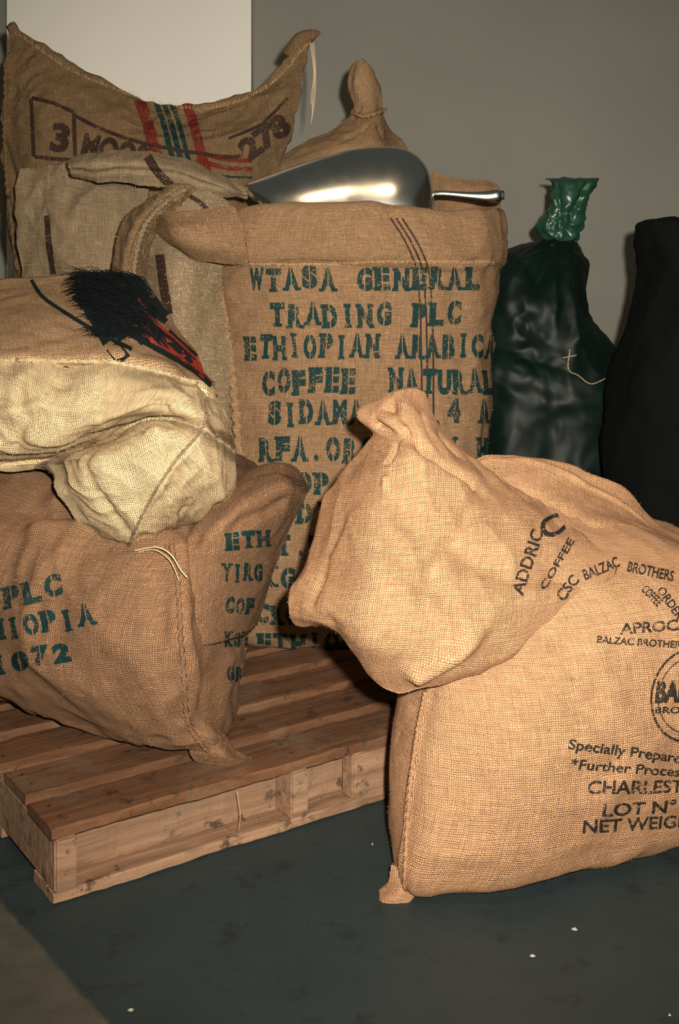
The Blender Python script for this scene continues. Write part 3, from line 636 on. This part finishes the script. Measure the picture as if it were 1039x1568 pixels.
gr_=pillow('rear_top_fold',G(g),MG,thick=.16,dirv=(0,.8,-.4),amp=.012,seed=73,nr=110,nc=150,folds=[([P(700,708,2.2),P(805,708,2.18),P(905,738,2.17),P(1005,803,2.2)],.006,.006),([P(720,745,2.15),P(820,760,2.1),P(900,820,2.04),P(960,850,2.02)],-.022,.018)])
ge=pillow('bottom_corner_ear',G([[(600,1325,1.86),(615,1335,1.85),(632,1340,1.85)],[(590,1362,1.86),(612,1362,1.84),(635,1368,1.84)],[(546,1386,1.86),(575,1392,1.83),(620,1388,1.83)]]),MG,thick=.03,amp=.003,seed=74,nr=40,nc=40)
T=[bvh(gb)]; TT=[bvh(gb),bvh(gf),bvh(gr_)]; ch=[gb,gf,gr_,ge]
for i,(s_,x0,y0,x1,y1,hh) in enumerate((("Specially Prepared for",870,1152,1085,1178,20),("*Further Processed by",874,1182,1100,1198,20),("CHARLESTON SC",900,1216,1130,1212,20),("LOT N° 086",922,1250,1090,1240,20),("NET WEIGHT 60",893,1276,1110,1262,20))):
    ch.append(text('print_%d'%i,s_,T,P(x0,y0,1.86),P(x1,y1,1.96),hh*1.9/F,INK_K,bold=.022))
ch.append(text('arch_print','APROCAFE',TT,P(950,972,1.92),P(1078,962,1.96),17*1.93/F,INK_K,bold=.03))
ch.append(text('arch_small','BALZAC BROTHERS',TT,P(914,985,1.90),P(1045,993,1.96),11*1.93/F,INK_K,bold=.03))
bm=bmesh.new()
for (r0,r1) in ((68,72),(56,58)):
    k=72; V0=[bm.verts.new((r0*1e-3*math.cos(2*math.pi*i/k),r0*1.05e-3*math.sin(2*math.pi*i/k),0)) for i in range(k)]
    V1=[bm.verts.new((r1*1e-3*math.cos(2*math.pi*i/k),r1*1.05e-3*math.sin(2*math.pi*i/k),0)) for i in range(k)]
    for i in range(k): bm.faces.new((V0[i],V0[(i+1)%k],V1[(i+1)%k],V1[i]))
pc=Vector(P(1054,1064,1.93)); ex=Vector((.95,.31,0)).normalized()
ch.append(project('emblem_ring',bm,T,pc,ex,Vector((0,0,1)),INK_K,view(pc)))
ch.append(text('emblem_name','BALZAC',T,P(1003,1076,1.92),P(1102,1076,1.96),.036,INK_K,bold=.05))
ch.append(text('emblem_sub','BROTHERS',T,P(1003,1092,1.92),P(1095,1092,1.96),.011,INK_K,bold=.03))
for i,(s_,x0,y0,x1,y1,hh) in enumerate((("ADDRIC",800,912,832,815,20),("COFFEE",835,905,880,828,12),("C",835,830,868,812,34),("CSC",862,922,888,890,17),("BALZAC",896,890,950,868,17),("BROTHERS",958,876,1030,892,17),("COFFEE",980,905,1005,930,14),("ORDER",1004,905,1036,950,14))):
    dd=1.9
    ch.append(text('flap_print_%d'%i,s_,TT,P(x0,y0,dd),P(x1,y1,dd),hh*1.9/F,INK_K,bold=.025))
ch.append(stitched('side_seam',T,[P(652,1060,1.87),P(638,1130,1.86),P(626,1230,1.85),P(620,1360,1.845)],.0032,MG))
ch.append(fuzz('loose_fibres',[gb,gf,gr_,ge],10000,FZ,lmax=.008,w=.0002))
group('coffee_sack',ch)
# ================= DARK SACKS AT THE WALL
bp_=plain('dark_green_plastic',(.0025,.009,.007),.5,nscale=12,var=.6,bump=.15,spec=.22)
gp_=plain('green_plastic',(.016,.058,.038),.3,nscale=40,bump=.4,spec=.45)
bf_=plain('black_fabric',(.004,.005,.005),.95,spec=.1)
def q(l,r,py,Y,b,n=2.2): 
    x0=P(l,py,Y)[0];x1=P(r,py,Y)[0];return ell((x0+x1)/2,Y,P(0,py,Y)[2],(x1-x0)/2,b,n,wob=.14,seed=py)
rg=[q(836,919,274,3.6,.012),q(842,910,284,3.6,.05),q(839,896,316,3.6,.06),q(822,892,348,3.6,.055),q(838,880,374,3.6,.035)]
n1=loft('tied_neck',rg,gp_,nr=90,nc=130,amp=.011,seed=81,sc=2.2,folds=[([P(855,370,3.54),P(858,320,3.54),P(850,280,3.56)],-.014,.010),([P(870,370,3.54),P(880,320,3.54),P(900,280,3.56)],-.014,.010),([P(840,355,3.54),P(835,330,3.54)],.012,.010)])
tie=tube('neck_tie',[P(834,374,3.54),P(855,380,3.54),P(882,370,3.54)],.008,gp_,n=10,twist=.4)
rg=[q(838,878,368,3.6,.035),q(780,886,381,3.6,.13),q(722,892,402,3.6,.20),q(695,892,455,3.6,.25),q(690,904,490,3.6,.27),q(690,932,530,3.6,.29),q(690,950,580,3.6,.30),q(690,958,680,3.6,.3),q(690,955,800,3.6,.28),q(700,940,897,3.6,.25)]
gfold=[([P(858,380,3.5),P(800,400,3.4),P(765,450,3.35)],.018,.016),([P(858,380,3.5),P(825,430,3.38),P(800,520,3.33)],-.020,.022),([P(868,380,3.5),P(868,440,3.38),P(885,520,3.33)],.018,.016),([P(850,380,3.5),P(845,440,3.38),P(850,560,3.33)],.012,.016),([P(790,480,3.33),P(830,520,3.32),P(900,560,3.33)],-.014,.03),([P(780,600,3.32),P(850,620,3.32),P(930,610,3.34)],.014,.03)]
n2=loft('bag_body',rg,bp_,nr=170,nc=220,amp=.012,seed=82,sc=1.3,folds=gfold)
T=[bvh(n2)]
st=stitched('twine_tag',T,[P(872,535,3.30),P(870,565,3.29),P(885,575,3.28),P(905,588,3.28),P(930,578,3.3)],.0016,SEAM,n=40)
st2=stitched('twine_cross',T,[P(862,548,3.29),P(882,544,3.29)],.0016,SEAM,n=10)
group('plastic_sack',[n1,tie,n2,st,st2])
rg=[q(1015,1060,333,3.1,.04),q(982,1090,342,3.1,.13),q(970,1110,375,3.1,.18),q(984,1120,425,3.1,.19),q(966,1130,500,3.1,.21),q(945,1150,570,3.1,.23),q(932,1160,660,3.1,.24),q(932,1160,800,3.1,.24),q(940,1150,980,3.1,.22)]
n3=loft('bag_body',rg,bf_,nr=120,nc=140,amp=.014,seed=83)
group('black_cloth_sack',[n3])
# ================= DEBRIS
bm=bmesh.new()
for px,py,r in ((880,1424,6),(815,1465,5),(200,1548,5),(1025,1556,3),(570,1294,2)):
    Y=F/(py-400); x=(px-519.5)*Y/F; r=r*Y/F
    k=9; vs=[bm.verts.new((x+r*random.uniform(.6,1.1)*math.cos(2*math.pi*i/k),Y+r*random.uniform(.6,1.1)*math.sin(2*math.pi*i/k)*.9,.0012)) for i in range(k)]
    c_=bm.verts.new((x,Y,.004))
    for i in range(k): bm.faces.new((vs[i],vs[(i+1)%k],c_))
raw('paper_scraps',bm,plain('scrap_white',(.4,.36,.30),.8))
# ================= LIGHTS
def light(name,t,loc,e,c,size,aim=None):
    l=bpy.data.lights.new(name,t); l.energy=e; l.color=c
    if t=='AREA': l.size=size
    else: l.shadow_soft_size=size
    o=bpy.data.objects.new(name,l); o.location=loc
    if aim: o.rotation_euler=(Vector(aim)-Vector(loc)).to_track_quat('-Z','Y').to_euler()
    col.objects.link(o); return o
fl=light('camera_flash','SPOT',(.09,-.03,1.10),490,(1,.925,.79),.025,(.12,2.2,.78))
fl.data.spot_size=math.radians(76); fl.data.spot_blend=1.0
light('room_lamp','AREA',(-.35,.3,2.7),7,(1,.72,.42),.12,(0,2.5,.8))
light('room_lamp','AREA',(.35,.3,2.7),7,(1,.72,.42),.12,(0,2.5,.8))
w=bpy.data.worlds.new('w'); bpy.context.scene.world=w; w.use_nodes=True
w.node_tree.nodes['Background'].inputs[0].default_value=(.9,.95,.80,1); w.node_tree.nodes['Background'].inputs[1].default_value=.05
cam=bpy.data.cameras.new('camera'); co=bpy.data.objects.new('camera',cam); col.objects.link(co)
co.location=(0,0,1.0); co.rotation_euler=(math.radians(90),0,0)
cam.sensor_fit='VERTICAL'; cam.sensor_height=36; cam.lens=36*1800/1568; cam.shift_y=-384/1568
cam.clip_start=.05
bpy.context.scene.camera=co
bpy.context.scene.view_settings.view_transform='Standard'
